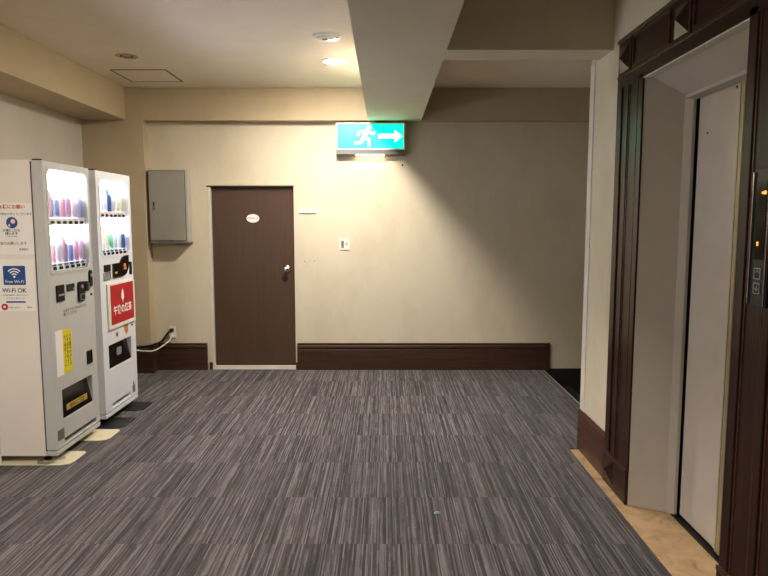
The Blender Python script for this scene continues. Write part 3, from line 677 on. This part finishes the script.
# lower rear cover and foot lever
obj('rear_foot_cover', lambda bm: bx(bm, -.84, -.347, -.012, .0, .006, .352), 'vbody', v, bevel=.003)
obj('foot_bracket', lambda bm: tube(bm, [(-.10, .03, .012), (-.12, -.008, .012), (-.08, -.018, .012), (-.02, .0, .022), (.03, .03, .03)], .006, 8), 'steel', v, smooth=True)

# --- farther machine
win = (.050, .555, 1.245, 1.80); dis = (.092, .510, .403, .579); ven = (.117, .470, .104, .135)
v, W, H, t = vending((-2.045, 4.575, 0), .61, 'vdoor2', 'farther vending machine, cool white front with a red drinks advertisement', 2, (win, dis))
door_shell(v, W, H, t, 'vdoor2', [win, dis, ven])
display(v, *win, t, 'vdoor2', (1.54, 1.257), 6, DRINKS2)
dp = obj('dispenser_bin', lambda bm: (bx(bm, -.16, -.15, dis[0]-.01, dis[1]+.01, dis[2]-.01, dis[3]+.01), bx(bm, -.15, -t, dis[0]-.01, dis[1]+.01, dis[2]-.01, dis[2]), bx(bm, -.15, -t, dis[0]-.01, dis[1]+.01, dis[3], dis[3]+.01),
          bx(bm, -.15, -t, dis[0]-.01, dis[0], dis[2], dis[3]), bx(bm, -.15, -t, dis[1], dis[1]+.01, dis[2], dis[3])), 'grey', v)
fl = obj('dispenser_flap', lambda bm: prism(bm, [(-.004, dis[2]+.002), (-.006, dis[2]+.002), (-.046, dis[3]-.004), (-.043, dis[3]-.002)], 1, dis[0]+.003, dis[1]-.003), 'blackg', v)
obj('warning_mark', lambda bm: prism(bm, rrect(.27, .36, .47, .53, .02, 4), 0, -.020, -.0185), 'silver', v)
B('vent_void', (-.062, -.055, ven[0]-.004, ven[1]+.004, ven[2]-.004, ven[3]+.004), 'seal', v)
B('banknote_unit', (0, .008, .066, .172, 1.130, 1.180), 'black', v, bevel=.002)
su = obj('coin_return_cup', lambda bm: (ring(bm, rrect(.056, .172, 1.070, 1.126, .006, 3), rrect(.066, .164, 1.077, 1.119, .005, 3), 0, 0, .008), bx(bm, .0004, .003, .066, .164, 1.077, 1.119)), 'silver', v)
cu = obj('coin_unit', lambda bm: prism(bm, [(.212, 1.076), (.40, 1.076), (.45, 1.09), (.49, 1.13), (.50, 1.175), (.50, 1.232), (.44, 1.232), (.39, 1.222), (.36, 1.20), (.345, 1.182), (.212, 1.182)], 0, 0, .012), 'blackg', v)
obj('coin_slot', lambda bm: (cyl(bm, (.014, .41, 1.155), .018, .006, 0, 20), bx(bm, .012, .020, .385, .43, 1.125, 1.14)), 'orange', cu)
obj('unit_display', lambda bm: bx(bm, .012, .014, .235, .27, 1.105, 1.118), 'yellow', cu)
obj('lock_handle', lambda bm: prism(bm, rrect(.528, .562, 1.075, 1.178, .014, 5), 0, 0, .010), 'black', v)
af = obj('advert_frame', lambda bm: bx(bm, 0, .014, .090, .588, .695, 1.035), 'white', v, bevel=.003)
ap = obj('advert_panel', lambda bm: bx(bm, .0142, .0165, .128, .552, .728, 1.022), 'red', af); ap['label'] = 'red advertising panel with white Japanese lettering'
text('advert_lettering', '午後の紅茶', (.0172, .335, .825), .074, 'paperw', ap, 'east', sx=.92, bold=.0012)
def leaf(bm):
    prism(bm, [(.34, .985), (.36, .945), (.365, .915), (.352, .90), (.344, .895), (.344, .875), (.336, .875), (.336, .895), (.328, .90), (.315, .915), (.32, .945)], 0, .0167, .0175)
obj('tea_emblem', leaf, 'paperw', ap)
s_ = B('small_sticker', (.0004, .0014, .205, .275, .612, .680), 'pinkw', v)
obj('sticker_print', lambda bm: cyl(bm, (.0018, .243, .640), .018, .0006, 0, 20), 'blue', s_)
s2 = obj('orange_sticker', lambda bm: prism(bm, [(.375, .695), (.46, .695), (.455, .635), (.425, .61), (.395, .63)], 0, .0004, .0014), 'orange', v)
obj('key_barrel', lambda bm: cyl(bm, (.003, .535, .668), .008, .006, 0, 16), 'black', v)
obj('grey_mark', lambda bm: (bx(bm, .0004, .001, .498, .548, .115, .178), prism(bm, [(.505, .182), (.541, .182), (.523, .215)], 0, .0004, .001)), 'greyink', v)  # plain grey mark in place of a printed code

# mats under the machine feet
def vmat(x1, y0, y1, m, label, cut):
    pts = [(-2.86, y0), (x1-.06, y0), (x1-.015, y0+.02), (x1, y0+.06), (x1+cut, y1-.02), (x1+cut-.02, y1), (-2.86, y1)]
    tag(obj('floor_mat', lambda bm: prism(bm, pts, 2, .0004, .0042), m), label, 'mat', 'mats under the vending machine feet')
vmat(-1.945, 3.812, 4.052, 'mat_w', 'cream mat under the near end of the nearer vending machine', .0)
vmat(-1.905, 4.252, 4.492, 'mat_w', 'cream mat under the far end of the nearer vending machine', .0)
vmat(-1.905, 4.522, 4.775, 'mat_b', 'black mat under the near end of the farther vending machine', .0)
vmat(-1.925, 4.95, 5.205, 'mat_b', 'black mat under the far end of the farther vending machine', .0)

# scrap of paper on the carpet
def scrap(bm):
    q = [bm.verts.new(p) for p in ((0, 0, .001), (.028, .003, .001), (.030, .018, .006), (.012, .016, .010), (-.004, .014, .003), (.014, .006, .008))]
    for f in ((0, 1, 5), (1, 2, 5), (2, 3, 5), (3, 4, 5), (4, 0, 5)): bm.faces.new([q[i] for i in f])
    bmesh.ops.solidify(bm, geom=bm.faces[:], thickness=.0008)
sc_ = obj('paper_scrap', scrap, 'cyan'); sc_.location = (.255, 3.15, .0008)
tag(sc_, 'tiny pale blue paper scrap lying on the striped carpet', 'paper scrap')
